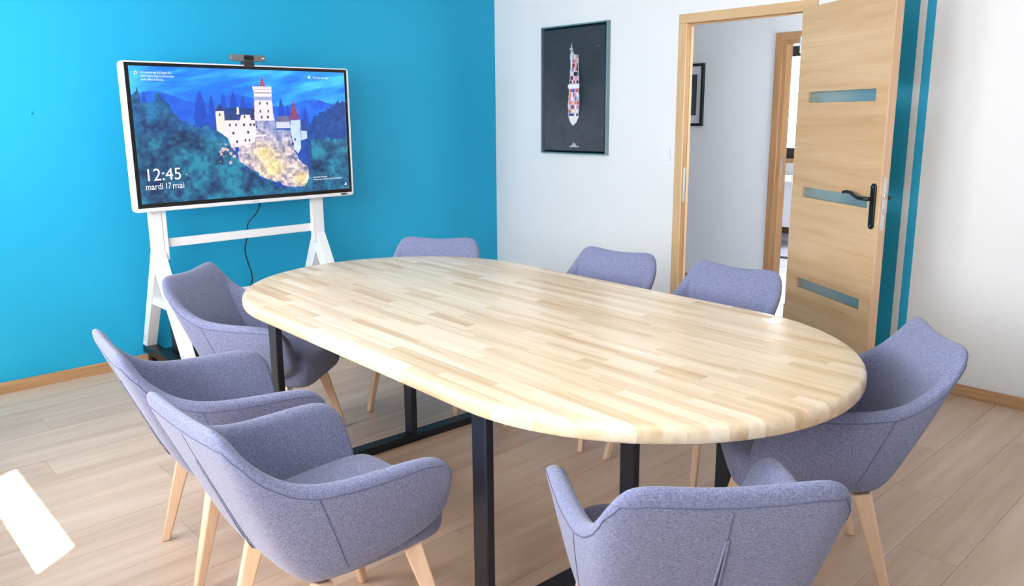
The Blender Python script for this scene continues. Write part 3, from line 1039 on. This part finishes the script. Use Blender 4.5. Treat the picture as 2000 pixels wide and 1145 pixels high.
# rolling stand
st = tag(empty('screen_stand', (.335, -2.39, 0)), 'white rolling A-leg stand with black base carrying the screen', 'stand')
SX_, SYc = .36, -2.39
for yc, inn in ((-2.900, 1), (-1.878, -1)):
    y = yc - SYc
    MB().box(-.030, .030, y - .030, y + .030, .735, 1.50).build('upright', M_standw, st, bevel=.004)
    MB().box(.0, .030, y + inn * .031, y + inn * .053, .69, 1.55).build('mounting_rail', M_standw, st, bevel=.002)
    # front and rear legs of the A, welded to the foot of the upright
    for dx, xb in ((-1, -.300), (1, .340)):
        prof2 = [(dx * .030, .745), (xb + dx * .030, .130), (xb - dx * .034, .130), (0, .62), (0, .745)]
        lg = MB().prism(prof2, lambda a, b, t: (a, t, b), y - .0292, y + .0292).build('leg', M_standw, st)
        for sx in (-.012, .012):
            for sz in (.17, .19):
                xx = xb * (1 - (sz - .13) / .55) + sx
                MB().tube([(xx, y - .0292, sz), (xx, y - .0320, sz)], .004, 8).build('screw', M_silver, lg, smooth=True)
    MB().prism([(-.15, .455), (.14, .455), (.175, .38), (.10, .415), (-.11, .415), (-.19, .38)], lambda a, b, t: (a, t, b), y - .022, y + .022).build('brace', M_standw, st, bevel=.003)
    MB().box(-.32, .37, y - .035, y + .035, .085, .130).build('base_beam', M_black, st, bevel=.004)
    for xw in (-.27, .33):
        cw = MB().tube([(xw, y - .014, .036), (xw, y + .014, .036)], .036, 20).build('caster', M_black, st, smooth=True)
        MB().box(xw - .012, xw + .012, y - .02, y + .02, .055, .086).build('caster_fork', M_dgrey, cw)
MB().box(-.020, .005, -.48, .482, .757, .806).build('crossbar', M_standw, st, bevel=.003)
MB().box(-.020, .005, -.48, .482, .415, .455).build('lower_crossbar', M_standw, st, bevel=.003)
MB().box(-.24, .20, -.475, .477, .088, .104).build('base_tray', M_black, st, bevel=.003)
MB().box(.030, .0365, -.35, .35, 1.15, 1.60).build('mounting_plate', M_dgrey, st)

pc = tag(empty('computer_tower', (.24, -2.74, .104)), 'small black computer tower standing on the stand base', 'computer')
MB().prism(rrect(-.05, .05, -.085, .085, .02, 5), lambda a, b, t: (a, b, t), 0, .235).build('case', M_black, pc, bevel=.004)
MB().box(-.04, .04, -.0862, -.0850, .02, .20).build('front_panel', M_dgrey, pc)
ps = tag(empty('power_strip', (.46, -2.66, .104)), 'flat black power strip lying on the stand base', 'power strip')
MB().box(-.03, .03, -.14, .14, 0, .03).build('body', M_dgrey, ps, bevel=.004)
for k in range(4):
    MB().tube([(0, -.10 + k * .066, .030), (0, -.10 + k * .066, .0315)], .018, 14).build('socket', M_black, ps, smooth=True)
cab = MB()
cp_ = [(.33, -2.262, 1.00), (.325, -2.265, .95), (.31, -2.285, .90), (.30, -2.335, .845), (.300, -2.345, .80), (.300, -2.352, .75), (.30, -2.37, .68), (.295, -2.355, .60), (.295, -2.335, .52), (.295, -2.345, .46), (.30, -2.40, .425), (.30, -2.47, .405), (.30, -2.55, .33), (.32, -2.60, .20), (.38, -2.60, .14)]
def catmull(P, k=6):
    P = [Vector(p) for p in P]
    out = []
    for i in range(len(P) - 1):
        p0, p1, p2, p3 = P[max(i - 1, 0)], P[i], P[i + 1], P[min(i + 2, len(P) - 1)]
        for j in range(k):
            t_ = j / k
            out.append(.5 * ((2 * p1) + (p2 - p0) * t_ + (2 * p0 - 5 * p1 + 4 * p2 - p3) * t_ ** 2 + (3 * p1 - p0 - 3 * p2 + p3) * t_ ** 3))
    return out + [P[-1]]


cab.tube(catmull(cp_), .0042, 8)
tag(cab.build('power_cable', M_steel, smooth=True), 'thin dark cable hanging from the screen past the crossbars', 'cable')

# ------------------------------------------------------------------ ship picture
FX0, FX1, FZ0, FZ1 = .5577, 1.2116, 1.1922, 2.1254
sp = tag(empty('framed_ship_picture', ((FX0 + FX1) / 2, 0, (FZ0 + FZ1) / 2)), 'framed dark picture of a container ship seen from above on white wall', 'picture')
w2, h2 = (FX1 - FX0) / 2, (FZ1 - FZ0) / 2
t = .010
f = MB()
f.box(-w2, w2, -.035, 0, -h2, -h2 + t).box(-w2, w2, -.035, 0, h2 - t, h2).box(-w2, -w2 + t, -.035, 0, -h2 + t, h2 - t).box(w2 - t, w2, -.035, 0, -h2 + t, h2 - t)
f.build('frame', M_frame, sp, bevel=.001)
MB().box(-w2 + t, w2 - t, -.006, -.001, -h2 + t, h2 - t).build('backing', M_bezel, sp)
g = .026
MB().box(-w2 + g, w2 - g, -.022, -.006, -h2 + g, h2 - g).build('canvas', M_black, sp)
PWn, PHn = 130, 190
U, V = np.meshgrid(np.linspace(0, 1, PWn), np.linspace(0, 1, PHn))
n1 = fbm(U, V, 3, 4, 4); n3 = fbm(U, V, 60, 90, 2)
img = lerp3((50, 52, 57), (92, 90, 98), np.clip(n1 * .7 + (.55 - V) * .55 + (.4 - U) * .2, 0, 1)) * (.9 + .2 * n3[..., None])
m = inside(U, V, [(.57, .75), (.63, .70), (.67, .45), (.62, .30), (.56, .26), (.58, .5)])
img[m] = img[m] * .72
m = inside(U + (n3 - .5) * .03, V, [(.435, .74), (.44, .80), (.45, .88), (.47, .87), (.48, .82), (.50, .79), (.47, .75)])
img[m] = lerp3((150, 158, 170), (236, 238, 244), n3)[m]
hull = [(.455, .79), (.572, .787), (.585, .55), (.593, .381), (.585, .278), (.55, .235), (.496, .207), (.45, .235), (.416, .279), (.409, .384), (.43, .55)]
m = inside(U, V, hull)
img[m] = (220, 208, 226)
pal = [(214, 120, 150), (240, 200, 196), (120, 90, 190), (230, 226, 240), (196, 70, 90), (232, 214, 180), (90, 60, 110), (200, 170, 220), (240, 130, 90), (70, 90, 200), (150, 200, 170), (250, 240, 240), (40, 26, 40)]
for r_i in range(15):
    vt = .785 - r_i * .034
    if .515 < vt < .55: continue
    xl = np.interp(vt, [.28, .38, .55, .79], [.425, .418, .437, .46]); xr = np.interp(vt, [.28, .38, .55, .79], [.578, .585, .578, .565])
    for c_i in range(5):
        a, b = xl + (xr - xl) * c_i / 5, xl + (xr - xl) * (c_i + .94) / 5
        m = (U > a) & (U < b) & (V < vt) & (V > vt - .030)
        img[m] = pal[rs.randint(len(pal))]
m = (U > .41) & (U < .592) & (V > .515) & (V < .545)
img[m] = (246, 246, 250)
m = inside(U, V, [(.425, .29), (.58, .29), (.55, .24), (.496, .212), (.45, .24)])
img[m] = (236, 234, 232)
m = (V > .030) & (V < .034 + .03 * np.exp(-((U - .51) / .03) ** 2) * n3 * 1.6 + .006) & (U > .44) & (U < .59)
img[m] = (186, 190, 198)
img[int(.838 * PHn), int(.88 * PWn)] = (220, 224, 230)
img[int(.635 * PHn), int(.32 * PWn)] = (150, 156, 166)
picture('print', img, (-w2 + g, -.0222, -h2 + g), (2 * (w2 - g), 0, 0), (0, 0, 2 * (h2 - g)), painted('ship_print', 'paint', rough=.4), sp)

# ------------------------------------------------------------------ small wall fittings
sw = tag(empty('light_switch', (1.710, 0, 1.213)), 'square white light switch with round rocker beside the door casing', 'switch')
MB().prism(rrect(-.041, .041, -.041, .041, .006, 4), lambda a, b, t: (a, t, b), -.009, 0).build('cover_plate', M_tvw, sw, bevel=.0015)
MB().tube([(0, -.009, 0), (0, -.0125, 0)], .026, 24).build('rocker', M_tvw, sw, bevel=.001)
hk = tag(empty('wall_screw', (0, -3.376, 1.513)), 'small teal painted screw head in the wall left of the screen', 'screw')
MB().tube([(0, 0, 0), (.004, 0, 0), (.010, 0, 0), (.012, 0, 0)], [.006, .006, .0085, .005], 12).build('screw_head', M_teal, hk, smooth=True)
